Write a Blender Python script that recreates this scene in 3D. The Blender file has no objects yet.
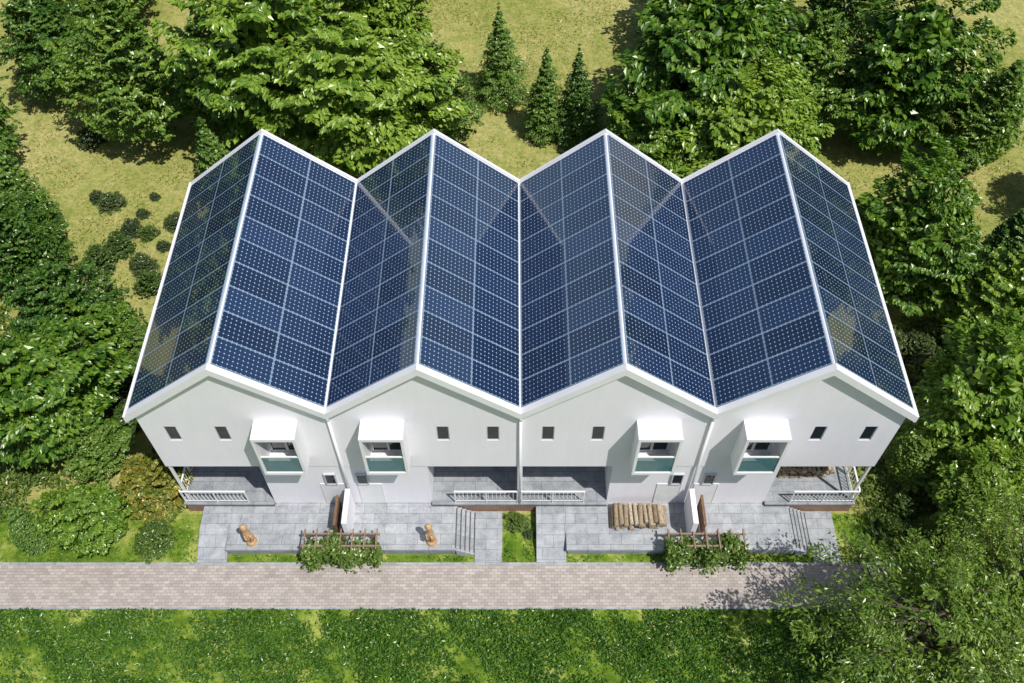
import bpy, math, random
import numpy as np
from mathutils import Vector

scene = bpy.context.scene
COL = scene.collection

# ------------------------------------------------------------------ materials
def new_mat(name):
    m = bpy.data.materials.new(name); m.use_nodes = True
    nt = m.node_tree
    b = nt.nodes["Principled BSDF"]
    return m, nt, b
def N(nt, t, **kw):
    n = nt.nodes.new(t)
    for k, v in kw.items():
        setattr(n, k, v)
    return n
def math_node(nt, op, a, b=None):
    n = nt.nodes.new("ShaderNodeMath"); n.operation = op
    for i, v in enumerate((a, b)):
        if v is None: continue
        if isinstance(v, (int, float)): n.inputs[i].default_value = v
        else: nt.links.new(v, n.inputs[i])
    return n.outputs[0]
def ramp(nt, fac, stops):
    r = nt.nodes.new("ShaderNodeValToRGB")
    els = r.color_ramp.elements
    while len(els) < len(stops): els.new(0.5)
    for e, (p, c) in zip(els, stops):
        e.position = p; e.color = (c[0], c[1], c[2], 1)
    nt.links.new(fac, r.inputs[0])
    return r.outputs[0]
def noise(nt, vec, scale, detail=4, rough=0.6):
    n = nt.nodes.new("ShaderNodeTexNoise")
    n.inputs["Scale"].default_value = scale
    n.inputs["Detail"].default_value = detail
    n.inputs["Roughness"].default_value = rough
    if vec is not None: nt.links.new(vec, n.inputs["Vector"])
    return n.outputs["Fac"]
def mixc(nt, fac, a, b, mode='MIX'):
    n = nt.nodes.new("ShaderNodeMix"); n.data_type = 'RGBA'; n.blend_type = mode
    if isinstance(fac, (int, float)): n.inputs[0].default_value = fac
    else: nt.links.new(fac, n.inputs[0])
    for i, v in ((6, a), (7, b)):
        if isinstance(v, tuple): n.inputs[i].default_value = (v[0], v[1], v[2], 1)
        else: nt.links.new(v, n.inputs[i])
    return n.outputs[2]
def bump(nt, b, h, strength=0.3, dist=0.05):
    n = nt.nodes.new("ShaderNodeBump")
    n.inputs["Strength"].default_value = strength
    n.inputs["Distance"].default_value = dist
    nt.links.new(h, n.inputs["Height"])
    nt.links.new(n.outputs[0], b.inputs["Normal"])
def objvec(nt):
    return nt.nodes.new("ShaderNodeTexCoord").outputs["Object"]

def simple(name, stops, scale=3, rough=0.6, bs=0.1, metallic=0.0, fine=None):
    m, nt, b = new_mat(name)
    v = objvec(nt)
    f = noise(nt, v, scale, 6)
    c = ramp(nt, f, stops)
    nt.links.new(c, b.inputs["Base Color"])
    b.inputs["Roughness"].default_value = rough
    b.inputs["Metallic"].default_value = metallic
    if bs: bump(nt, b, noise(nt, v, fine or scale * 12, 5), bs, 0.02)
    return m

def wall_mat():
    m, nt, b = new_mat("white_render")
    v = objvec(nt)
    mp = N(nt, "ShaderNodeMapping"); mp.inputs["Scale"].default_value = (2.2, 2.2, 0.35); nt.links.new(v, mp.inputs[0])
    c1 = ramp(nt, noise(nt, v, 0.5, 6), [(0.3, (0.80, 0.785, 0.835)), (0.7, (0.85, 0.835, 0.885))])
    c2 = ramp(nt, noise(nt, mp.outputs[0], 1.5, 6, 0.7), [(0.3, (0.95, 0.95, 0.94)), (0.65, (1, 1, 1))])
    nt.links.new(mixc(nt, 1.0, c1, c2, 'MULTIPLY'), b.inputs["Base Color"])
    b.inputs["Roughness"].default_value = 0.8
    bump(nt, b, noise(nt, v, 25, 5), 0.08, 0.02)
    return m
M_white = wall_mat()
M_trim = simple("white_trim", [(0.3, (0.76, 0.76, 0.78)), (0.7, (0.83, 0.83, 0.85))], 1.2, 0.5, 0.0)
M_frame = simple("white_frame", [(0.3, (0.72, 0.73, 0.74)), (0.7, (0.8, 0.8, 0.8))], 3, 0.4, 0.0)
M_alu = simple("panel_frame_aluminium", [(0.3, (0.19, 0.28, 0.38)), (0.7, (0.27, 0.37, 0.48))], 2, 0.35, 0.0)
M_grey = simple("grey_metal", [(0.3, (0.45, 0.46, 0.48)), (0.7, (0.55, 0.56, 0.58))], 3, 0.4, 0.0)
M_wood = simple("tan_wood", [(0.3, (0.38, 0.22, 0.10)), (0.7, (0.60, 0.40, 0.22))], 9, 0.6, 0.2)
M_dwood = simple("brown_wood", [(0.3, (0.13, 0.07, 0.035)), (0.7, (0.24, 0.14, 0.08))], 9, 0.7, 0.2)
M_gwood = simple("weathered_wood", [(0.3, (0.18, 0.12, 0.08)), (0.7, (0.32, 0.24, 0.17))], 9, 0.75, 0.2)
M_bark = simple("bark", [(0.3, (0.06, 0.045, 0.03)), (0.7, (0.15, 0.12, 0.09))], 7, 0.9, 0.5)
M_step_shadow = simple("step_shadow_dark", [(0.3, (0.05, 0.05, 0.055)), (0.7, (0.08, 0.08, 0.085))], 5, 0.8, 0.0)  # near-black colour that paints the shadow lines on the steps

def log_mat():
    m, nt, b = new_mat("log_wood")
    g = N(nt, "ShaderNodeNewGeometry")
    v = objvec(nt)
    c1 = ramp(nt, g.outputs["Random Per Island"], [(0, (0.28, 0.21, 0.13)), (0.5, (0.46, 0.37, 0.26)), (1, (0.58, 0.50, 0.38))])
    c = mixc(nt, 0.75, c1, ramp(nt, noise(nt, v, 14, 6, 0.7), [(0.35, (0.3, 0.25, 0.2)), (0.6, (1, 1, 1))]), 'MULTIPLY')
    nt.links.new(c, b.inputs["Base Color"]); b.inputs["Roughness"].default_value = 0.85
    bump(nt, b, noise(nt, v, 30, 4), 0.5, 0.02)
    return m
M_log = log_mat()

def glass_mat():
    m, nt, b = new_mat("dark_window_glass")
    b.inputs["Base Color"].default_value = (0.012, 0.022, 0.03, 1)
    b.inputs["Roughness"].default_value = 0.04
    b.inputs["Specular IOR Level"].default_value = 0.5
    return m
M_glass = glass_mat()
def teal_mat():
    m, nt, b = new_mat("teal_balustrade_glass")
    b.inputs["Base Color"].default_value = (0.07, 0.22, 0.24, 1)
    b.inputs["Roughness"].default_value = 0.05
    b.inputs["Alpha"].default_value = 0.62
    return m
M_teal = teal_mat()

def solar_mat():
    m, nt, b = new_mat("solar_cells")
    uv = N(nt, "ShaderNodeUVMap"); uv.uv_map = "UVMap"
    s = N(nt, "ShaderNodeSeparateXYZ"); nt.links.new(uv.outputs[0], s.inputs[0])
    def edge(o):
        f = math_node(nt, 'FRACT', o)
        a = math_node(nt, 'ABSOLUTE', math_node(nt, 'SUBTRACT', f, 0.5))
        return math_node(nt, 'SUBTRACT', 0.5, a)
    dx, dy = edge(s.outputs[0]), edge(s.outputs[1])
    dot = math_node(nt, 'LESS_THAN', math_node(nt, 'ADD', dx, dy), 0.155)
    line = math_node(nt, 'LESS_THAN', math_node(nt, 'MINIMUM', dx, dy), 0.022)
    g = N(nt, "ShaderNodeNewGeometry")
    base = ramp(nt, g.outputs["Random Per Island"], [(0, (0.004, 0.014, 0.043)), (0.5, (0.007, 0.021, 0.062)), (1, (0.012, 0.031, 0.085))])
    c = mixc(nt, math_node(nt, 'MULTIPLY', line, 0.7), base, (0.06, 0.11, 0.22))
    c = mixc(nt, dot, c, (0.50, 0.60, 0.72))
    nt.links.new(c, b.inputs["Base Color"])
    b.inputs["Roughness"].default_value = 0.2
    b.inputs["Coat Weight"].default_value = 1.0
    b.inputs["Coat Roughness"].default_value = 0.012
    b.inputs["Coat IOR"].default_value = 1.8
    return m
M_solar = solar_mat()

def leaf_mat(name, dark, mid, light, tr=0.3):
    m = bpy.data.materials.new(name); m.use_nodes = True
    nt = m.node_tree; nt.nodes.clear()
    g = N(nt, "ShaderNodeNewGeometry"); oi = N(nt, "ShaderNodeObjectInfo")
    v = objvec(nt)
    f = math_node(nt, 'ADD', math_node(nt, 'MULTIPLY', g.outputs["Random Per Island"], 0.5),
                  math_node(nt, 'MULTIPLY', noise(nt, v, 0.9, 2), 0.5))
    f = math_node(nt, 'ADD', f, math_node(nt, 'MULTIPLY', math_node(nt, 'SUBTRACT', oi.outputs["Random"], 0.5), 0.34))
    c = ramp(nt, f, [(0.2, dark), (0.5, mid), (0.8, light)])
    p = N(nt, "ShaderNodeBsdfDiffuse")
    t = N(nt, "ShaderNodeBsdfTranslucent")
    nt.links.new(c, p.inputs["Color"])
    c2 = mixc(nt, 1.0, c, (1.35, 1.3, 0.5), 'MULTIPLY')
    nt.links.new(c2, t.inputs[0])
    mx = N(nt, "ShaderNodeMixShader"); mx.inputs[0].default_value = tr
    gl = N(nt, "ShaderNodeBsdfGlossy"); gl.inputs["Roughness"].default_value = 0.33; gl.inputs["Color"].default_value = (0.95, 1, 0.8, 1)
    mx2 = N(nt, "ShaderNodeMixShader"); mx2.inputs[0].default_value = 0.04
    o = N(nt, "ShaderNodeOutputMaterial")
    nt.links.new(p.outputs[0], mx.inputs[1]); nt.links.new(t.outputs[0], mx.inputs[2])
    nt.links.new(mx.outputs[0], mx2.inputs[1]); nt.links.new(gl.outputs[0], mx2.inputs[2])
    nt.links.new(mx2.outputs[0], o.inputs[0])
    return m
L_maple = leaf_mat("maple_leaves", (0.035, 0.105, 0.010), (0.13, 0.245, 0.022), (0.29, 0.41, 0.055), 0.25)
L_horn = leaf_mat("hornbeam_leaves", (0.025, 0.085, 0.012), (0.10, 0.20, 0.026), (0.23, 0.34, 0.05), 0.22)
L_spruce = leaf_mat("spruce_needles", (0.035, 0.10, 0.018), (0.11, 0.21, 0.03), (0.20, 0.32, 0.05), 0.2)
L_shrub = leaf_mat("shrub_leaves", (0.035, 0.08, 0.014), (0.09, 0.165, 0.026), (0.18, 0.26, 0.05), 0.25)
L_dark = leaf_mat("dark_shrub_leaves", (0.025, 0.05, 0.016), (0.06, 0.10, 0.03), (0.12, 0.165, 0.05), 0.2)
L_olive = leaf_mat("olive_leaves", (0.05, 0.11, 0.012), (0.13, 0.22, 0.026), (0.25, 0.35, 0.05), 0.25)
L_yel = leaf_mat("yellow_green_leaves", (0.06, 0.11, 0.016), (0.15, 0.20, 0.03), (0.42, 0.33, 0.05), 0.3)
L_grass = leaf_mat("grass_blades", (0.016, 0.065, 0.010), (0.055, 0.15, 0.018), (0.17, 0.31, 0.04), 0.25)
L_under = leaf_mat("undergrowth_leaves", (0.035, 0.08, 0.014), (0.09, 0.16, 0.026), (0.20, 0.27, 0.055), 0.25)
L_dry = leaf_mat("dry_grass_blades", (0.12, 0.17, 0.03), (0.22, 0.25, 0.05), (0.36, 0.34, 0.11), 0.2)

def ground_mat(name, a, b_, c_, s1=0.18, lo=0.35, hi=0.65, spk=0.75):
    m, nt, b = new_mat(name)
    v = objvec(nt)
    big = ramp(nt, noise(nt, v, s1, 5, 0.65), [(lo, a), (0.5, b_), (hi, c_)])
    fine = ramp(nt, noise(nt, v, 5.5, 8, 0.75), [(0.32, (0.5, 0.57, 0.4)), (0.5, (0.95, 0.97, 0.9)), (0.68, (1.25, 1.2, 1.2))])
    c = mixc(nt, 1.0, big, fine, 'MULTIPLY')
    sp = ramp(nt, noise(nt, v, 1.7, 6, 0.8), [(0.40, (0.55, 0.75, 0.45)), (0.56, (1, 1, 1))])
    c = mixc(nt, spk, c, sp, 'MULTIPLY')
    nt.links.new(c, b.inputs["Base Color"]); b.inputs["Roughness"].default_value = 0.95
    b.inputs["Specular IOR Level"].default_value = 0.05
    bump(nt, b, noise(nt, v, 11, 7, 0.75), 0.6, 0.1)
    return m
M_ground = ground_mat("mown_grass", (0.30, 0.31, 0.09), (0.41, 0.38, 0.14), (0.49, 0.43, 0.19))
M_lawn = ground_mat("green_lawn", (0.10, 0.17, 0.02), (0.20, 0.28, 0.04), (0.40, 0.42, 0.12), 0.75, 0.36, 0.62)

def paver_mat():
    m, nt, b = new_mat("path_pavers")
    v = objvec(nt)
    br = N(nt, "ShaderNodeTexBrick")
    nt.links.new(v, br.inputs["Vector"])
    br.inputs["Scale"].default_value = 1.0
    br.inputs["Brick Width"].default_value = 0.22
    br.inputs["Row Height"].default_value = 0.11
    br.inputs["Mortar Size"].default_value = 0.007
    br.inputs["Color1"].default_value = (0.36, 0.32, 0.295, 1)
    br.inputs["Color2"].default_value = (0.49, 0.445, 0.41, 1)
    br.inputs["Mortar"].default_value = (0.24, 0.215, 0.19, 1)
    st = ramp(nt, noise(nt, v, 1.4, 8, 0.75), [(0.3, (0.80, 0.79, 0.78)), (0.7, (1.1, 1.08, 1.06))])
    c = mixc(nt, 1.0, br.outputs["Color"], st, 'MULTIPLY')
    nt.links.new(c, b.inputs["Base Color"]); b.inputs["Roughness"].default_value = 0.85
    bump(nt, b, br.outputs["Fac"], -0.3, 0.01)
    return m
M_pave = paver_mat()

def concrete_mat(name, c1, c2, tile=0.9):
    m, nt, b = new_mat(name)
    v = objvec(nt)
    br = N(nt, "ShaderNodeTexBrick"); br.offset = 0.5
    nt.links.new(v, br.inputs["Vector"])
    br.inputs["Scale"].default_value = 1.0
    br.inputs["Brick Width"].default_value = tile
    br.inputs["Row Height"].default_value = tile * .5
    br.inputs["Mortar Size"].default_value = 0.009
    br.inputs["Color1"].default_value = (*c1, 1); br.inputs["Color2"].default_value = (*c2, 1)
    br.inputs["Mortar"].default_value = (c1[0] * .6, c1[1] * .6, c1[2] * .6, 1)
    st = ramp(nt, noise(nt, v, 2.6, 9, 0.8), [(0.32, (0.55, 0.57, 0.60)), (0.5, (0.92, 0.92, 0.92)), (0.68, (1.2, 1.2, 1.18))])
    c = mixc(nt, 1.0, br.outputs["Color"], st, 'MULTIPLY')
    nt.links.new(c, b.inputs["Base Color"]); b.inputs["Roughness"].default_value = 0.7
    bump(nt, b, noise(nt, v, 40, 4), 0.15, 0.01)
    return m
M_conc = concrete_mat("terrace_concrete", (0.33, 0.35, 0.37), (0.40, 0.42, 0.44), 0.8)
M_conc2 = concrete_mat("porch_concrete", (0.28, 0.30, 0.32), (0.33, 0.35, 0.37), 0.8)

def brick_mat():
    m, nt, b = new_mat("brick_plinth")
    v = N(nt, "ShaderNodeTexCoord").outputs["Object"]
    mp = N(nt, "ShaderNodeMapping"); mp.inputs["Rotation"].default_value = (math.radians(90), 0, 0)
    nt.links.new(v, mp.inputs[0])
    br = N(nt, "ShaderNodeTexBrick"); nt.links.new(mp.outputs[0], br.inputs["Vector"])
    br.inputs["Scale"].default_value = 1.0
    br.inputs["Brick Width"].default_value = 0.22; br.inputs["Row Height"].default_value = 0.075
    br.inputs["Mortar Size"].default_value = 0.01
    br.inputs["Color1"].default_value = (0.20, 0.08, 0.05, 1); br.inputs["Color2"].default_value = (0.30, 0.14, 0.09, 1)
    br.inputs["Mortar"].default_value = (0.3, 0.28, 0.25, 1)
    nt.links.new(br.outputs["Color"], b.inputs["Base Color"]); b.inputs["Roughness"].default_value = 0.9
    return m
M_brick = brick_mat()

# ------------------------------------------------------------------ mesh helpers
def obj_from(name, verts, faces, mats, parent=None, midx=None, uvs=None, smooth=False):
    me = bpy.data.meshes.new(name)
    me.from_pydata([tuple(v) for v in verts], [], faces)
    if not isinstance(mats, (list, tuple)): mats = [mats]
    for m in mats: me.materials.append(m)
    if midx is not None: me.polygons.foreach_set("material_index", midx)
    if uvs is not None:
        l = me.uv_layers.new(name="UVMap")
        l.data.foreach_set("uv", np.array(uvs, dtype=np.float32).ravel())
    if smooth: me.polygons.foreach_set("use_smooth", [True] * len(me.polygons))
    me.update()
    o = bpy.data.objects.new(name, me); COL.objects.link(o)
    if parent: o.parent = parent
    return o
def empty(name, loc=(0, 0, 0)):
    e = bpy.data.objects.new(name, None); e.location = loc; e.empty_display_size = 0.3
    COL.objects.link(e); return e
BF = [(0, 3, 2, 1), (4, 5, 6, 7), (0, 1, 5, 4), (1, 2, 6, 5), (2, 3, 7, 6), (3, 0, 4, 7)]
def box_vf(b, V, F):
    x0, x1, y0, y1, z0, z1 = b
    n = len(V)
    V += [(x0, y0, z0), (x1, y0, z0), (x1, y1, z0), (x0, y1, z0), (x0, y0, z1), (x1, y0, z1), (x1, y1, z1), (x0, y1, z1)]
    F += [tuple(i + n for i in f) for f in BF]
def boxes(name, bl, mat, parent=None, bev=0.0):
    V, F = [], []
    for b in bl: box_vf(b, V, F)
    o = obj_from(name, V, F, mat, parent)
    if bev:
        md = o.modifiers.new("bev", 'BEVEL'); md.width = bev; md.segments = 2
    return o
def strip(name, top, bot, y0, y1, mat, parent=None):
    n = len(top)
    V = [(x, y0, z) for x, z in top] + [(x, y0, z) for x, z in bot] + [(x, y1, z) for x, z in top] + [(x, y1, z) for x, z in bot]
    F = []
    T0, B0, T1, B1 = 0, n, 2 * n, 3 * n
    for i in range(n - 1):
        F.append((T0 + i, T0 + i + 1, T1 + i + 1, T1 + i))
        F.append((B0 + i, B1 + i, B1 + i + 1, B0 + i + 1))
        F.append((B0 + i, B0 + i + 1, T0 + i + 1, T0 + i))
        F.append((T1 + i, T1 + i + 1, B1 + i + 1, B1 + i))
    F.append((B0, T0, T1, B1)); F.append((T0 + n - 1, B0 + n - 1, B1 + n - 1, T1 + n - 1))
    return obj_from(name, V, F, mat, parent)
def tube(pts, rad, sides, V, F):
    base = len(V)
    for k, (p, r) in enumerate(zip(pts, rad)):
        p = Vector(p)
        d = (Vector(pts[min(k + 1, len(pts) - 1)]) - Vector(pts[max(k - 1, 0)])).normalized()
        a = Vector((0, 0, 1)) if abs(d.z) < 0.9 else Vector((1, 0, 0))
        u = d.cross(a).normalized(); w = d.cross(u)
        for s in range(sides):
            an = 2 * math.pi * s / sides
            V.append(tuple(p + u * math.cos(an) * r + w * math.sin(an) * r))
        if k:
            o0 = base + (k - 1) * sides; o1 = base + k * sides
            for s in range(sides):
                F.append((o0 + s, o0 + (s + 1) % sides, o1 + (s + 1) % sides, o1 + s))
    F.append(tuple(base + s for s in range(sides))[::-1])
    F.append(tuple(base + (len(pts) - 1) * sides + s for s in range(sides)))

def nrm(a): return a / np.maximum(np.linalg.norm(a, axis=1, keepdims=True), 1e-9)
def leaf_verts(c, n, d, L, W, fold=0.15):
    n = nrm(n); d = nrm(d - (d * n).sum(1, keepdims=True) * n)
    s = np.cross(n, d)
    L = L[:, None]; W = W[:, None]
    v = np.empty((len(c), 4, 3))
    v[:, 0] = c - d * L / 2
    v[:, 1] = c + s * W / 2 + n * W * fold
    v[:, 2] = c + d * L / 2
    v[:, 3] = c - s * W / 2 + n * W * fold
    return v.reshape(-1, 3)

def foliage_mesh(name, V, F, lv, mats):
    nb = len(V)
    allv = V + lv.tolist()
    nl = len(lv) // 4
    lf = (np.arange(nl * 4).reshape(-1, 4) + nb).tolist()
    me = bpy.data.meshes.new(name)
    me.from_pydata(allv, [], F + lf)
    for m in mats: me.materials.append(m)
    me.polygons.foreach_set("material_index", [0] * len(F) + [1] * nl)
    me.update()
    return me

def make_tree(name, seed, h, r, kind, nb, per, leaf, lmat, z0=None, droop=0.3, fill=0.12, limbs=22, blen=(0.4, 0.65), spread=0.5, aspect=0.55, lobe=0.28, rr_=(0.68, 1.12), flat=0.38, fmax=0.45):
    rng = np.random.default_rng(seed)
    if z0 is None: z0 = 0.12 * h
    V, F = [], []
    tr = 0.045 * r + 0.02 * h * 0.5
    top = 0.85 * h
    ph = rng.uniform(0, 6, 2)
    npt = 7
    tp = [(0.05 * r * math.sin(ph[0] + 3 * k / npt) * (k > 0), 0.05 * r * math.cos(ph[1] + 3 * k / npt) * (k > 0), top * k / (npt - 1) - 0.05) for k in range(npt)]
    tube(tp, [tr * (1.35 if k == 0 else 1) * (1 - 0.88 * k / (npt - 1)) for k in range(npt)], 8, V, F)
    def prof(t):
        if kind == 'broad': return np.power(np.clip(1 - (2 * t - 0.86) ** 2 / 1.3, 0.02, 1), 0.6)
        if kind == 'egg': return np.power(np.sin(np.pi * np.clip(np.power(t, 0.58), 0.03, 0.985)), 0.8)
        if kind == 'round': return np.sqrt(np.clip(1 - np.power(np.clip(t, 0, 1), 2.2), 0.01, 1))
        return np.power(np.clip(1 - t, 0, 1), 0.85) * np.clip(0.75 + t * 2.5, 0, 1)
    lob_d = nrm(rng.normal(size=(12, 3))); lob_a = rng.uniform(-lobe, lobe, 12)
    t = rng.uniform(0, 1, nb * 4)
    keep = rng.uniform(0, 1, nb * 4) < (prof(t) * 0.85 + 0.15)
    t = t[keep][:nb]; n_ = len(t)
    az = rng.uniform(0, 2 * np.pi, n_)
    out = np.stack([np.cos(az), np.sin(az), np.zeros(n_)], 1)
    dir3 = nrm(np.stack([np.cos(az), np.sin(az), (t - 0.45) * 2], 1))
    m = 1 + (lob_a[None, :] * np.clip(dir3 @ lob_d.T, 0, 1) ** 4).sum(1)
    R = r * prof(t) * m * rng.uniform(rr_[0], rr_[1], n_)
    zs = (0.6 + 0.4 * m) if kind != 'cone' else np.ones(n_)
    tip = out * R[:, None] + np.array([0, 0, 1.0]) * (z0 + t * (h - z0) * (0.9 + 0.12 * rng.uniform(0, 1, n_)) * zs)[:, None]
    slope = {'broad': (t - 0.3) * 1.3, 'egg': 0.25 + t * 0.9, 'round': t * 1.6, 'cone': -0.12 + t * 0.9}[kind]
    slope = slope + rng.normal(0, 0.22, n_)
    bd = nrm(out + np.array([0, 0, 1.0]) * slope[:, None] + np.stack([-np.sin(az), np.cos(az), np.zeros(n_)], 1) * rng.normal(0, .3, n_)[:, None])
    bl = r * rng.uniform(blen[0], blen[1], n_) * ((0.45 + 0.55 * prof(t)) if kind != 'cone' else (0.22 + 0.78 * prof(t)))
    lat = np.stack([-bd[:, 1], bd[:, 0], np.zeros(n_)], 1); lat = nrm(lat)
    tilt = rng.normal(0, 0.3, n_)
    lat = nrm(lat + np.array([0, 0, 1.0]) * tilt[:, None])
    I = np.repeat(np.arange(n_), per); k = len(I)
    tw = rng.integers(0, 9, k)
    s = np.clip((tw + 0.6) / 9 + rng.normal(0, 0.018, k), 0, 1)
    wmax = bl[I] * spread * np.sqrt(np.clip(np.sin(np.pi * np.clip(s * 0.82 + 0.12, 0, 1)), 0, 1))
    w = rng.uniform(-1, 1, k) * wmax
    pos = tip[I] - bd[I] * (bl[I] * (1 - s) - np.abs(w) * 0.4)[:, None] + lat[I] * w[:, None]
    q = (w / np.maximum(bl[I], 1e-3)) ** 2 * 1.4 + (s ** 2) * 0.35
    pos[:, 2] += -droop * bl[I] * q + rng.normal(0, 0.035, k) * bl[I]
    nn = np.array([0, 0, 1.0]) + bd[I] * 0.4 + rng.normal(0, flat, (k, 3)) + lat[I] * (np.sign(w) * 0.3)[:, None]
    dd = bd[I] + lat[I] * (np.sign(w) * 0.9)[:, None] + rng.normal(0, 0.3, (k, 3)); dd[:, 2] -= 0.35
    L = leaf * rng.uniform(0.65, 1.3, k)
    lv = [leaf_verts(pos, nn, dd, L, L * aspect)]
    kf = int(k * fill)
    if kf:
        tt = rng.uniform(0.03, 0.93, kf); a2 = rng.uniform(0, 2 * np.pi, kf)
        rr = r * prof(tt) * np.sqrt(rng.uniform(0.02, fmax, kf))
        p2 = np.stack([np.cos(a2) * rr, np.sin(a2) * rr, z0 + tt * (h - z0) * 0.9], 1)
        L2 = leaf * rng.uniform(1.3, 2.0, kf)
        lv.append(leaf_verts(p2, rng.normal(size=(kf, 3)) + np.array([0, 0, .8]), rng.normal(size=(kf, 3)), L2, L2 * aspect * 1.2))
    for i in range(min(limbs, n_)):
        st = tip[i] - bd[i] * bl[i] * 0.15
        zb = max(min(st[2] - 0.55 * np.hypot(st[0], st[1]), top * 0.9), z0 * 0.7)
        p0 = (0, 0, zb); p1 = tuple(st)
        mid = ((p1[0]) * 0.5, p1[1] * 0.5, zb + (p1[2] - zb) * 0.42)
        r0 = tr * 0.42 * (1 - zb / (h * 1.15))
        tube([p0, mid, p1], [r0, r0 * 0.6, r0 * 0.18], 4, V, F)
    return foliage_mesh(name, V, F, np.concatenate(lv), [M_bark, lmat])

def put(mesh, name, x, y, s=1.0, rot=0.0, sz=None, parent=None, z=0.0):
    o = bpy.data.objects.new(name, mesh); COL.objects.link(o)
    o.location = (x, y, z); o.rotation_euler = (0, 0, rot)
    o.scale = (s, s, sz if sz else s)
    if parent: o.parent = parent
    return o

# ------------------------------------------------------------------ prototypes
maples = [make_tree("maple_a", 1, 9.0, 3.3, 'broad', 190, 105, 0.28, L_maple, droop=0.4, lobe=0.6, aspect=0.6, blen=(0.32, 0.58)),
          make_tree("maple_b", 2, 8.5, 3.1, 'broad', 180, 105, 0.28, L_maple, droop=0.5, lobe=0.65, aspect=0.6, blen=(0.30, 0.58)),
          make_tree("maple_c", 3, 9.5, 3.0, 'egg', 190, 105, 0.27, L_maple, droop=0.4, lobe=0.55, aspect=0.6, blen=(0.30, 0.56))]
horns = [make_tree("hornbeam_a", 11, 8.0, 2.6, 'egg', 400, 58, 0.17, L_horn, spread=0.45, blen=(0.20, 0.40), lobe=0.45, flat=.5),
         make_tree("hornbeam_b", 12, 7.3, 2.5, 'broad', 400, 58, 0.17, L_horn, spread=0.45, blen=(0.20, 0.40), lobe=0.5, flat=.5)]
spruces = [make_tree("spruce_a", 21, 6.2, 1.65, 'cone', 330, 48, 0.14, L_spruce, z0=0.2, droop=0.4, blen=(0.35, 0.6), aspect=0.45, lobe=0.3),
           make_tree("spruce_b", 22, 6.8, 1.75, 'cone', 340, 48, 0.14, L_spruce, z0=0.2, droop=0.5, blen=(0.35, 0.6), aspect=0.45, lobe=0.3)]
shrubs = [make_tree("shrub_a", 31, 1.7, 0.95, 'round', 120, 45, 0.105, L_shrub, z0=0.05, blen=(0.3, 0.5), limbs=8, lobe=.4, flat=.6),
          make_tree("shrub_b", 32, 1.5, 1.0, 'round', 120, 45, 0.105, L_shrub, z0=0.05, blen=(0.3, 0.5), limbs=8, lobe=0.6, flat=.6)]
dshrubs = [make_tree("dark_shrub_a", 33, 1.2, 1.0, 'round', 140, 40, 0.095, L_dark, z0=0.02, blen=(0.25, 0.45), limbs=6, lobe=0.35, flat=.6)]
olive = make_tree("flowering_shrub_a", 34, 2.6, 1.4, 'round', 170, 50, 0.15, L_yel, z0=0.1, blen=(0.3, 0.55), limbs=12, lobe=0.6)
sparse = make_tree("willow_a", 41, 6.4, 3.3, 'broad', 240, 85, 0.15, L_olive, z0=1.4, droop=0.45, fill=0.06, limbs=90, blen=(0.28, 0.52), spread=0.38, aspect=0.40, lobe=0.5, rr_=(0.45, 1.12), flat=.6)

R = random.Random(5)
def T(kind, x, y, s=1.0, sz=None):
    protos, nm = {'m': (maples, "maple_tree"), 'h': (horns, "hornbeam_tree"), 's': (spruces, "spruce_tree"),
                  'b': (shrubs, "shrub"), 'd': (dshrubs, "dark_shrub")}[kind]
    put(R.choice(protos), nm, x, y, s, R.uniform(0, 6.28), sz)

TREES = [
 ('h', -23.0, 23.8, 0.85), ('h', -17.8, 20.4, 1.05), ('s', -21.6, 13.6, 1.0), ('h', -14.8, 21.2, 0.78),
 ('m', -11.0, 19.6, 1.12), ('s', -13.1, 15.0, 0.8), ('s', -13.9, 16.6, 0.7), ('m', -6.8, 17.2, 0.98), ('h', -3.9, 20.0, 0.75),
 ('s', -0.9, 23.2, 0.8, 0.8), ('s', 1.3, 20.2, 0.78, 0.86), ('s', 2.75, 20.1, 0.72, 0.8),
 ('m', 8.4, 19.4, 1.08), ('m', 5.9, 16.4, 0.60), ('m', 9.9, 15.9, 0.8), ('h', 13.6, 20.8, 0.9),
 ('m', 17.6, 19.8, 0.98), ('h', 21.4, 17.8, 0.8), ('m', 15.4, 9.8, 0.80), ('h', 20.6, 11.0, 0.6),
 ('m', 18.8, 7.8, 0.6), ('m', 16.4, 2.7, 0.8), ('m', 15.8, -0.6, 0.5), ('h', 14.2, 1.2, 0.38),
 ('d', -20.9, 19.8, 0.7), ('h', -20.4, 10.6, 0.68), ('h', -18.0, 7.6, 0.7), ('m', -16.2, 6.9, 0.42),
 ('s', -14.8, 6.5, 0.45), ('m', -17.3, 2.7, 0.76), ('h', -15.6, 1.9, 0.40), ('s', -17.2, -1.3, 0.5),
 ('m', -14.9, -1.0, 0.40), ('h', -21.5, 28.5, 1.0), ('h', -12.5, 26.5, 1.0), ('m', -7.0, 25.5, 0.9), ('h', -26.0, 18.0, 0.9),
 ('m', 10.5, 26.0, 1.0), ('h', 16.5, 27.0, 1.0), ('h', 25.5, 15.0, 0.8), ('m', 23.0, 9.0, 0.7), ('h', -24.0, 8.0, 0.8), ('m', -20.8, 4.0, 0.75),
 ('m', 20.5, 3.6, 0.75), ('h', 19.5, 0.0, 0.6),
]
for t in TREES: T(*t)
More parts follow.
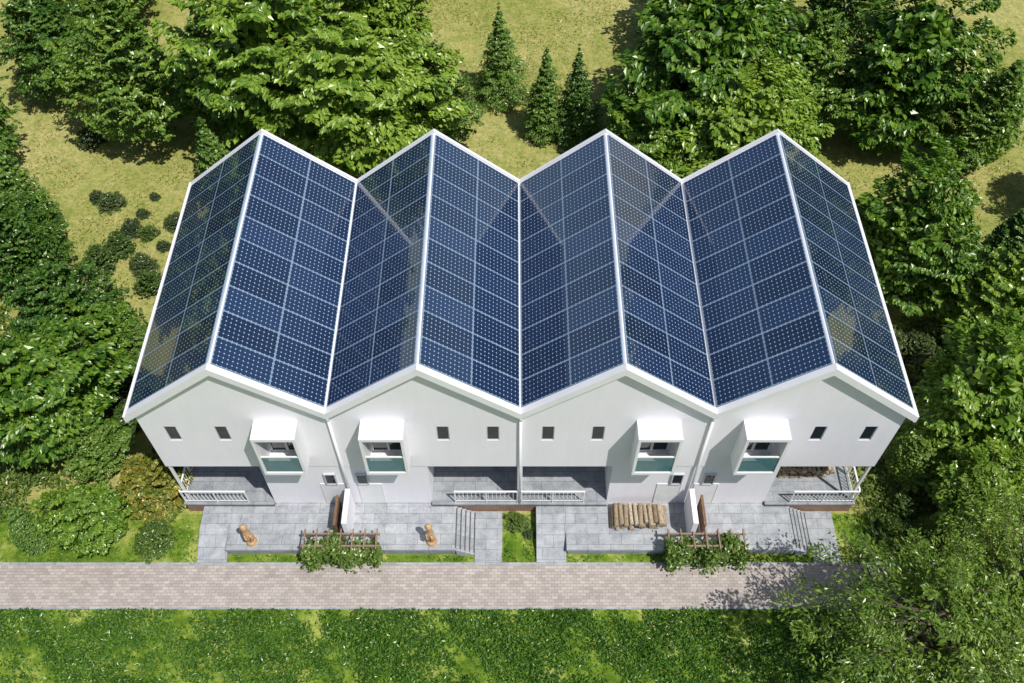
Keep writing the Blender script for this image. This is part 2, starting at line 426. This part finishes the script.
SHR = [('b', -12.95, -1.4, 0.75), ('b', -15.8, 10.4, 0.7), ('d', -15.8, 5.0, 1.0), ('b', -15.2, 3.6, 0.7), ('d', -14.2, 4.2, 0.7), ('d', -14.0, 8.2, 0.6),
 ('d', -18.8, 15.4, 0.6), ('d', -19.5, 15.8, 0.4), ('d', -15.6, 14.2, 0.5), ('d', -16.9, 15.9, 0.25), ('d', -17.2, 14.8, 0.3), ('d', -17.5, 13.8, 0.5),
 ('b', -16.6, 13.5, 0.38), ('d', -15.8, 12.8, 0.32), ('b', -17.6, 12.6, 0.6), ('b', -18.3, 11.8, 0.7), ('d', -16.4, 11.6, 0.6), ('d', -15.0, 11.4, 0.38),
 ('d', 15.3, 7.2, 0.8), ('d', 16.3, 7.0, 0.9), ('b', 17.3, 7.0, 0.8), ('d', 14.4, 6.5, 0.6), ('b', 14.2, 4.8, 0.6), ('d', 15.3, 5.0, 0.8),
 ('b', 13.2, -1.0, 0.6), ('b', 14.1, -1.6, 0.7), ('b', 13.9, 0.0, 0.6), ('b', 19.4, 13.8, 0.5), ('d', -13.4, 2.6, 0.6), ('b', -13.2, 5.6, 0.5),
 ('b', -0.05, -0.65, 0.36), ('d', 0.35, -1.0, 0.22), ('d', 13.6, 3.4, 0.6), ('b', 16.8, -1.9, 0.8)]
for t in SHR: T(*t)
put(olive, "flowering_shrub", -13.3, 0.6, 0.9, 1.0)
put(olive, "flowering_shrub", 14.9, -2.2, 0.6, 2.0)
put(sparse, "willow_tree", 12.3, -5.6, 1.0, 2.0)
put(sparse, "willow_tree", 15.6, -4.2, 0.8, 0.4)

wood = empty("distant_woodland")
for i in range(110):
    x = R.uniform(-55, 55); y = R.uniform(-25, 62)
    if -31 < x < 31 and -14 < y < 35: continue
    if abs(x) < 27 and y < 0: continue
    put(R.choice(maples + horns), "woodland_tree", x, y, R.uniform(1.1, 1.6), R.uniform(0, 6.28), parent=wood)

# ------------------------------------------------------------------ ground
def sheet(name, x0, x1, y0, y1, z, mat):
    return obj_from(name, [(x0, y0, z), (x1, y0, z), (x1, y1, z), (x0, y1, z)], [(0, 1, 2, 3)], mat)
sheet("ground", -400, 400, -400, 400, 0.0, M_ground)
sheet("lawn", -60, 60, -30, -3.78, 0.004, M_lawn)
sheet("grass_verge", -60, 60, -2.06, -0.2, 0.004, M_lawn)
pth = empty("path")
boxes("paving", [(-60, 60, -3.68, -2.16, -0.1, 0.035)], M_pave, pth)
boxes("kerb", [(-60, 60, -3.76, -3.683, -0.1, 0.045), (-60, 60, -2.157, -2.08, -0.1, 0.045)], M_conc, pth)

def pn(x, y, f=1.0, p=0.0):
    return (np.sin(1.1 * f * x + 1.7 * np.sin(0.9 * f * y + p)) + np.sin(1.9 * f * y + 1.3 * np.sin(1.4 * f * x + 2 * p)) + 0.7 * np.sin(3.7 * f * x + 2.9 * f * y + p)) / 2.7
def scatter(name, regs, n, leaf, lmat, thr, up, aspect, seed, hz=0.08, freq=1.0, jit=0.25):
    rng = np.random.default_rng(seed)
    area = np.array([(a[1] - a[0]) * (a[3] - a[2]) for a in regs]); cnt = (n * area / area.sum()).astype(int)
    P = []
    for a, c in zip(regs, cnt):
        P.append(np.stack([rng.uniform(a[0], a[1], c), rng.uniform(a[2], a[3], c)], 1))
    P = np.concatenate(P)
    f = pn(P[:, 0], P[:, 1], freq, 0.7) + 0.5 * pn(P[:, 0], P[:, 1], freq * 4.3, 2.0) + 0.4 * pn(P[:, 0] + P[:, 1], P[:, 1] - P[:, 0], freq * 2.2, 4.0)
    keep = f + rng.normal(0, jit, len(P)) > thr
    P = P[keep]; f = f[keep]; k = len(P)
    z = 0.02 + rng.uniform(0, 1, k) * hz * np.clip(0.6 + f, 0.3, 1.8)
    c = np.concatenate([P, z[:, None]], 1)
    nn = rng.normal(0, 1, (k, 3)); nn[:, 2] = up
    dd = rng.normal(0, 1, (k, 3)); dd[:, 2] = 0.5
    L = leaf * rng.uniform(0.6, 1.4, k)
    me = foliage_mesh(name, [], [], leaf_verts(c, nn, dd, L, L * aspect), [M_bark, lmat])
    put(me, name, 0, 0)
scatter("lawn_grass", [(-18.5, 18.5, -7.3, -3.8)], 125000, 0.115, L_grass, -0.42, 0.9, 0.42, 3, 0.22, 1.2, 0.35)
scatter("verge_grass", [(-20, -11.5, -2.05, -0.4), (-10.3, -1.65, -2.05, -1.84), (-0.65, 0.58, -2.05, -0.2), (1.7, 10.3, -2.05, -1.84), (11.45, 20, -2.05, -0.2)], 9000, 0.11, L_grass, -0.1, 0.8, 0.3, 4, 0.08, 1.6)
scatter("undergrowth", [(-22, -12.5, -0.6, 10.5), (12.6, 22, -0.2, 8.8)], 50000, 0.17, L_under, 0.0, 1.2, 0.55, 5, 0.3, 0.9)
scatter("wild_grass", [(-24, -10, 9.5, 26), (10, 24, 8.0, 26), (-10, 10, 12, 32)], 60000, 0.12, L_dry, 0.0, 1.0, 0.35, 6, 0.06, 0.6)

# ------------------------------------------------------------------ building
H = empty("townhouse_row")
VZ, PZ, W = 6.85, 9.27, 6.0
sl = (PZ - VZ) / 3.0
prof = [(-12.15, VZ - 0.15 * sl)]
for i in range(4):
    c = -9 + 6 * i
    prof += [(c, PZ), (c + 3, VZ)]
prof[-1] = (12.15, VZ - 0.15 * sl)
def off(p, d): return [(x, z + d) for x, z in p]
strip("roof_slab", off(prof, 0.0), off(prof, -0.2), 0.03, 9.86, M_trim, H)
strip("front_barge", off(prof, 0.10), off(prof, -0.22), -0.20, 0.028, M_trim, H)
strip("rear_barge", off(prof, 0.10), off(prof, -0.30), 9.863, 9.98, M_trim, H)
strip("barge_shadow_strip", off(prof, -0.223), off(prof, -0.28), -0.06, -0.004, M_grey, H)  # grey strip added to draw the shadow line beneath the front barge
for sgn in (-1, 1):
    x0, x1 = sorted((sgn * 12.153, sgn * 12.24))
    boxes("eave_gutter", [(x0, x1, -0.2, 9.98, 6.47, 6.79)], M_trim, H)
wt = [(-12.0, VZ - 0.2)]
for i in range(4):
    c = -9 + 6 * i
    wt += [(c, PZ - 0.203), (c + 3, VZ - 0.203)]
wt[-1] = (12.0, VZ - 0.2)
SOF = 3.27
wall = strip("upper_walls", wt, [(x, SOF) for x, z in wt], 0.0, 9.8, M_white, H)
boxes("lower_walls", [(-11.9, 11.9, 2.3, 9.75, 0.0, SOF - .003), (-8.85, -3.15, 0.03, 2.298, 0.0, SOF - .003), (3.15, 8.85, 0.03, 2.298, 0.0, SOF - .003), (-0.09, 0.09, 0.05, 2.298, 0.66, SOF - .003)], M_white, H)

units = [(-9, 1), (-3, -1), (3, 1), (9, -1)]
cut = []; wins = []
for c, m in units:
    for rx in (-2.12, -0.52):
        xc = c + m * rx; wins.append((xc, 5.45, 0.40, 0.86))
    bx = c + m * 1.33
    cut.append((bx - 0.56, bx + 0.56, 4.2, 6.1))
V, F = [], []
for xc, zc, w, h in wins: box_vf((xc - w / 2, xc + w / 2, -0.2, 0.13, zc - h / 2, zc + h / 2), V, F)
for a, b, z0, z1 in cut: box_vf((a, b, -0.2, 0.30, z0, z1), V, F)
cutter = obj_from("cutter", V, F, M_white)
md = wall.modifiers.new("b", 'BOOLEAN'); md.operation = 'DIFFERENCE'; md.object = cutter; md.solver = 'EXACT'
dg = bpy.context.evaluated_depsgraph_get(); dg.update()
nm = bpy.data.meshes.new_from_object(wall.evaluated_get(dg))
wall.modifiers.clear(); wall.data = nm
bpy.data.objects.remove(cutter)

for xc, zc, w, h in wins:
    a, b, z0, z1 = xc - w / 2 + .002, xc + w / 2 - .002, zc - h / 2 + .002, zc + h / 2 - .002
    t = 0.025
    boxes("window_frame", [(a, a + t, .02, .08, z0, z1), (b - t, b, .02, .08, z0, z1), (a + t, b - t, .02, .08, z0, z0 + t), (a + t, b - t, .02, .08, z1 - t, z1)], M_grey, H)
    boxes("window_glass", [(a + t, b - t, .04, .06, z0 + t, z1 - t)], M_glass, H)
for (a, b, z0, z1) in cut:
    a += .002; b -= .002; z0 += .002; z1 -= .002
    t = 0.06; xm = (a + b) / 2
    boxes("balcony_door_frame", [(a, a + t, .06, .15, z0, z1), (b - t, b, .06, .15, z0, z1), (xm - .04, xm + .04, .06, .15, z0 + t, z1 - t), (a + t, b - t, .062, .148, z0, z0 + t), (a + t, b - t, .062, .148, z1 - t, z1)], M_frame, H)
    boxes("balcony_door_glass", [(a + t, xm - .04, .10, .12, z0 + t, z1 - t), (xm + .04, b - t, .10, .12, z0 + t, z1 - t)], M_glass, H)
    X0, X1 = a - 0.13, b + 0.13; yf = -0.72
    boxes("balcony_box", [(X0, X1, yf, -0.003, 6.14, 6.28), (X0, X0 + .09, yf + .003, -0.003, 4.14, 6.137), (X1 - .09, X1, yf + .003, -0.003, 4.14, 6.137), (X0, X1, yf, -0.003, 4.0, 4.137)], M_trim, H)
    boxes("balcony_rail", [(X0 + .093, X1 - .093, yf + .02, yf + .07, 5.10, 5.15), (X0 + .093, X1 - .093, yf + .02, yf + .07, 4.14, 4.18)], M_frame, H)
    boxes("balcony_glass", [(X0 + .095, X1 - .095, yf + .035, yf + .05, 4.183, 5.097)], M_teal, H)
for c, m in units:
    xc = c + m * 2.45; z0, z1 = 2.0, 2.75
    a, b = xc - .2, xc + .2; t = .04
    boxes("small_window_frame", [(a, a + t, -.05, .027, z0, z1), (b - t, b, -.05, .027, z0, z1), (a + t, b - t, -.05, .027, z0, z0 + t), (a + t, b - t, -.05, .027, z1 - t, z1)], M_grey, H)
    boxes("small_window_glass", [(a + t, b - t, -.01, .026, z0 + t, z1 - t)], M_glass, H)
for xc in (-6.55, -5.25, 5.25, 6.55):
    boxes("entrance_door", [(xc - .43, xc - .40, -.0, .027, .503, 1.98), (xc + .40, xc + .43, -.0, .027, .503, 1.98), (xc - .397, xc + .397, -.0, .027, 1.95, 1.98), (xc - .397, xc + .397, .012, .026, .503, 1.947)], M_frame, H)
for a, b in ((-11.6, -9.1), (-2.8, -0.3), (0.3, 2.8), (9.1, 11.6)):
    xm = (a + b) / 2
    boxes("porch_door_frame", [(a, a + .07, 2.22, 2.297, .68, 2.9), (b - .07, b, 2.22, 2.297, .68, 2.9), (xm - .04, xm + .04, 2.22, 2.297, .68, 2.9), (a + .07, b - .07, 2.22, 2.297, 2.83, 2.9)], M_grey, H)
    boxes("porch_door_glass", [(a + .07, b - .07, 2.26, 2.296, .68, 2.83)], M_glass, H)
for x in (-6.0, 0.0, 6.0):
    V, F = [], []
    tube([(x, -.07, 6.35), (x, -.07, .5)], [.045, .045], 10, V, F)
    tube([(x, -.12, 6.6), (x, -.07, 6.35)], [.05, .045], 10, V, F)
    obj_from("downpipe", V, F, M_trim, H, smooth=True)
for x in (-12.04, 12.04):
    V, F = [], []
    tube([(x, .12, 6.5), (x, .12, 3.2)], [.04, .04], 8, V, F)
    obj_from("downpipe", V, F, M_trim, H, smooth=True)

boxes("porch_floor", [(-12.1, -8.853, -.12, 2.297, .56, .65), (-3.147, 3.147, -.12, 2.297, .56, .65), (8.853, 12.1, -.12, 2.297, .56, .65)], M_conc2, H)
boxes("brick_plinth", [(-12.05, -8.86, -.07, 2.29, -.1, .557), (-3.14, 3.14, -.07, 2.29, -.1, .557), (8.86, 12.05, -.07, 2.29, -.1, .557)], M_brick, H)
boxes("porch_post", [(-11.96, -11.88, .05, .13, .653, SOF - .003), (11.88, 11.96, .05, .13, .653, SOF - .003)], M_trim, H)

def railing(name, x0, x1, y, z, parent):
    bl = []
    n = max(1, round((x1 - x0) / 1.05))
    for i in range(n + 1):
        x = x0 + (x1 - x0) * i / n
        bl.append((x - .02, x + .02, y - .02, y + .02, z, z + .82))
    bl += [(x0 - .03, x1 + .03, y - .03, y + .03, z + .821, z + .85), (x0 + .021, x1 - .021, y - .012, y + .012, z + .12, z + .145)]
    k = int((x1 - x0) / .14)
    for i in range(1, k):
        x = x0 + (x1 - x0) * i / k
        bl.append((x - .009, x + .009, y - .009, y + .009, z + .146, z + .819))
    return boxes(name, bl, M_frame, parent)
railing("porch_railing", -12.02, -9.75, -.04, .65, H)
railing("porch_railing", -2.3, -.08, -.04, .65, H)
railing("porch_railing", .08, 2.3, -.04, .65, H)
railing("porch_railing", 9.75, 12.02, -.04, .65, H)
for sx in (-12.05, 12.05):
    o = railing("porch_side_railing", 0, 2.15, 0, .65, H)
    o.rotation_euler = (0, 0, math.radians(90)); o.location = (sx, .02, 0)

def array(x0, z0, x1, z1, m0, m1):
    p0 = Vector((x0, 0, z0)); p1 = Vector((x1, 0, z1))
    d = (p1 - p0); S = d.length; d.normalize()
    n = d.cross(Vector((0, 1, 0)));  n = n if n.z > 0 else -n
    y = Vector((0, 1, 0))
    s0, s1 = m0, S - m1; nc, nr = 2, 10
    ya, yb = .07, 9.78
    FV, FF, GV, GF, UV = [], [], [], [], []
    for i in range(nc):
        for j in range(nr):
            a0 = s0 + (s1 - s0) * i / nc + .004; a1 = s0 + (s1 - s0) * (i + 1) / nc - .004
            b0 = ya + (yb - ya) * j / nr + .004; b1 = ya + (yb - ya) * (j + 1) / nr - .004
            def P(a, b, h): return tuple(p0 + d * a + y * b + n * h)
            k = len(FV)
            FV += [P(a0, b0, .012), P(a1, b0, .012), P(a1, b1, .012), P(a0, b1, .012), P(a0, b0, .055), P(a1, b0, .055), P(a1, b1, .055), P(a0, b1, .055)]
            FF += [tuple(q + k for q in f) for f in BF]
            g = .020; k = len(GV)
            rr = random.Random(i * 31 + j + int(x0 * 7)); jx = rr.uniform(-.003, .003); jy = rr.uniform(-.0025, .0025)
            GV += [P(a0 + g, b0 + g, .061 + jx), P(a1 - g, b0 + g, .061 + jy), P(a1 - g, b1 - g, .061 - jx), P(a0 + g, b1 - g, .061 - jy)]
            GF.append((k, k + 1, k + 2, k + 3))
            UV += [(0.0, 0.0), (12.0, 0.0), (12.0, 6.0), (0.0, 6.0)]
    obj_from("solar_panel_frames", FV, FF, M_alu, H)
    obj_from("solar_panel_cells", GV, GF, M_solar, H, uvs=UV)
for i in range(4):
    c = -9 + 6 * i
    lx = -12.15 if i == 0 else c - 3; rx = 12.15 if i == 3 else c + 3
    array(lx, VZ - (0.15 * sl if i == 0 else 0), c, PZ, .09, .045)
    array(rx, VZ - (0.15 * sl if i == 3 else 0), c, PZ, .09, .045)

# ------------------------------------------------------------------ terraces
def terrace(x):
    t = empty("terrace")
    boxes("slab", [(x - 10.35, x - 2.24, -1.80, -.125, 0.36, .50)], M_conc, t, .01)
    boxes("retaining_wall", [(x - 10.30, x - 2.28, -1.75, -.125, -.1, .357)], M_conc2, t)
    boxes("infill", [(x - 8.84, x - 3.16, -.123, .028, 0.3, .498)], M_conc, t)
    st = []
    for k in range(4):
        st.append((x - 2.237 + k * .16, x - 2.08 + k * .16, -1.80, -.125, -.1, .40 - k * .10))
    boxes("steps", st, M_conc, t, .006)
    boxes("step_shadow_strips", [(x - 2.28, x - 2.245, -1.74, -.19, .5005, .506)] + [(x - 2.12 + k * .16, x - 2.085 + k * .16, -1.74, -.19, .4005 - k * .10, .406 - k * .10) for k in range(4)], M_step_shadow, t)  # thin dark strips added as painted shadow lines along the step edges
    boxes("walkway", [(x - 1.595, x - .62, -2.075, -.125, -.1, .06)], M_conc, t)
    V = [(x - 11.4, -.125, .5), (x - 10.353, -.125, .5), (x - 10.353, -1.0, .5), (x - 11.4, -1.0, .5), (x - 11.4, -2.075, .06), (x - 10.353, -2.075, .06)]
    V += [(a, b, -.1) for a, b, _ in V]
    Fc = [(0, 3, 2, 1), (3, 4, 5, 2), (0, 1, 7, 6), (4, 10, 11, 5), (3, 0, 6, 9), (4, 3, 9, 10), (1, 2, 8, 7), (2, 5, 11, 8)]
    obj_from("ramp", V, Fc, M_conc, t)
terrace(0); terrace(12.0)

for sx, wx in ((-1, -6.42), (1, 6.42)):
    boxes("privacy_wall", [(sx * 6.02 - .09, sx * 6.02 + .09, -1.45, -.13, .503, 1.9)], M_white, None, .01)
    sc = empty("wooden_screen")
    boxes("posts", [(wx - .04, wx + .04, -1.30, -1.22, .503, 1.45), (wx - .04, wx + .04, -.30, -.22, .503, 1.45)], M_dwood, sc)
    boxes("planks", [(wx - .02, wx + .02, -1.217, -.303, .58 + k * .15, .71 + k * .15) for k in range(6)], M_dwood, sc)
    boxes("cap", [(wx - .045, wx + .045, -1.34, -.18, 1.5, 1.53)], M_dwood, sc)

def pergola(x0, x1, seed):
    p = empty("wooden_pergola")
    zt = 1.15
    posts = [(x, x + .08, y, y + .08, -.05, zt) for x in (x0 + .1, (x0 + x1) / 2, x1 - .18) for y in (-2.0, -1.90 + .35)]
    boxes("posts", posts, M_gwood, p)
    boxes("beams", [(x0 - .1, x1 + .1, -2.0, -1.94, zt + .003, zt + .08), (x0 - .1, x1 + .1, -1.55, -1.49, zt + .003, zt + .08)], M_gwood, p)
    n = 7
    boxes("rafters", [(x0 + (x1 - x0) * i / (n - 1) - .025, x0 + (x1 - x0) * i / (n - 1) + .025, -2.10, -1.36, zt + .083, zt + .14) for i in range(n)], M_gwood, p, .004)
    rng = np.random.default_rng(seed)
    k = 8500
    X = rng.uniform(x0 - .1, x1 + .1, k)
    cl = pn(X * 2.2, X * 0 + seed, 1.0, 1.0)
    Z = rng.beta(1.6, 1.3, k) * (1.25 + .3 * cl)
    Y = -2.0 + rng.normal(0, .17, k) - .12 * np.sin(X * 5)
    keep = rng.uniform(0, 1, k) < .6 + .4 * cl
    c = np.stack([X, Y, Z + .03], 1)[keep]; k = len(c)
    nn = rng.normal(0, .6, (k, 3)) + np.array([0, -.6, .8]); dd = rng.normal(0, 1, (k, 3))
    L = rng.uniform(.08, .17, k)
    V, F = [], []
    for i in range(9):
        x = x0 + (x1 - x0) * (i + .5) / 9
        tube([(x, -2.0, 0), (x + .05, -2.03, .6), (x - .04, -1.98, 1.25)], [.015, .011, .006], 5, V, F)
    me = foliage_mesh("climbing_plant", V, F, leaf_verts(c, nn, dd, L, L * .7), [M_bark, L_shrub])
    put(me, "climbing_plant", 0, 0)
pergola(-7.45, -4.95, 3)
pergola(5.15, 7.75, 8)

# ------------------------------------------------------------------ logs
def logs(name, x0, x1, y0, y1, z, rows, seed):
    r = random.Random(seed); V, F = [], []
    rad = .085
    for row in range(rows):
        x = x0 + rad + row * .07
        while x < x1 - rad - row * .07:
            q = rad * r.uniform(.75, 1.15)
            a = y0 + r.uniform(-.09, .09); b = y1 + r.uniform(-.07, .04)
            zz = z + rad + row * rad * 1.7
            dx = r.uniform(-.03, .03)
            tube([(x - dx, a, zz), (x, (a + b) / 2, zz + r.uniform(-.01, .01)), (x + dx, b, zz)], [q, q * .97, q * .93], 9, V, F)
            x += rad * 2.05
    return obj_from(name, V, F, M_log)
logs("log_pile", 3.2, 5.35, -1.0, -.2, .5, 3, 3)
logs("log_pile", 9.35, 11.6, 1.0, 1.9, .65, 4, 5)

# ------------------------------------------------------------------ carved wooden posts
def carving(x, y, z, rot, seed):
    e = empty("carved_wooden_post", (x, y, z)); e.rotation_euler = (0, 0, rot)
    rng = random.Random(seed)
    V, F = [], []
    tube([(0, 0, 0), (0, 0, .06), (0, 0, .14), (0, 0, .16)], [.20, .19, .17, .15], 14, V, F)
    obj_from("stump_base", V, F, M_wood, e, smooth=False)
    pr = [(.16, .12), (.30, .15), (.48, .165), (.70, .145), (.86, .095), (.94, .09), (1.02, .125), (1.12, .13), (1.20, .10), (1.25, .04)]
    V, F = [], []; n = 14
    for zz, r in pr:
        for s in range(n):
            a = 2 * math.pi * s / n
            q = r * (1 + .10 * math.sin(3 * a + zz * 5) + rng.uniform(-.04, .04))
            V.append((q * math.cos(a) - .05 * zz, q * .85 * math.sin(a) + .03 * zz, zz))
    for k in range(len(pr) - 1):
        for s in range(n):
            F.append((k * n + s, k * n + (s + 1) % n, (k + 1) * n + (s + 1) % n, (k + 1) * n + s))
    F.append(tuple(range(n))[::-1]); F.append(tuple((len(pr) - 1) * n + s for s in range(n)))
    obj_from("carved_body", V, F, M_wood, e, smooth=True)
    V, F = [], []
    tube([(-.10, -.10, .76), (-.12, -.17, .62), (-.05, -.18, .52)], [.045, .04, .03], 8, V, F)
    tube([(.06, -.10, .74), (.09, -.17, .60), (.03, -.18, .51)], [.045, .04, .03], 8, V, F)
    obj_from("carved_arms", V, F, M_wood, e, smooth=True)
carving(-9.45, -1.5, .5, .3, 1)
carving(-3.1, -1.5, .5, -.2, 2)

# ------------------------------------------------------------------ camera, light
cam = bpy.data.cameras.new("Camera"); co = bpy.data.objects.new("Camera", cam); COL.objects.link(co)
cam.sensor_width = 36; cam.lens = 32.94; cam.clip_end = 2000
co.location = (-.27, -15.28, 31.4); co.rotation_euler = (math.radians(36.1), 0, 0)
scene.camera = co
sd = Vector((.34, -.33, .88)).normalized()
sun = bpy.data.lights.new("Sun", 'SUN'); so = bpy.data.objects.new("Sun", sun); COL.objects.link(so)
sun.energy = 4.5; sun.angle = math.radians(.5); sun.color = (1, .96, .91)
so.rotation_euler = sd.to_track_quat('Z', 'Y').to_euler(); so.location = (0, 0, 60)
w = bpy.data.worlds.new("World"); scene.world = w; w.use_nodes = True
nt = w.node_tree; bg = nt.nodes["Background"]
sky = nt.nodes.new("ShaderNodeTexSky"); sky.sky_type = 'NISHITA'; sky.sun_disc = False
sky.sun_elevation = math.asin(sd.z); sky.sun_rotation = math.atan2(sd.x, sd.y)
nt.links.new(sky.outputs[0], bg.inputs[0]); bg.inputs[1].default_value = .09
scene.view_settings.view_transform = 'Standard'; scene.view_settings.look = 'None'; scene.view_settings.exposure = 0
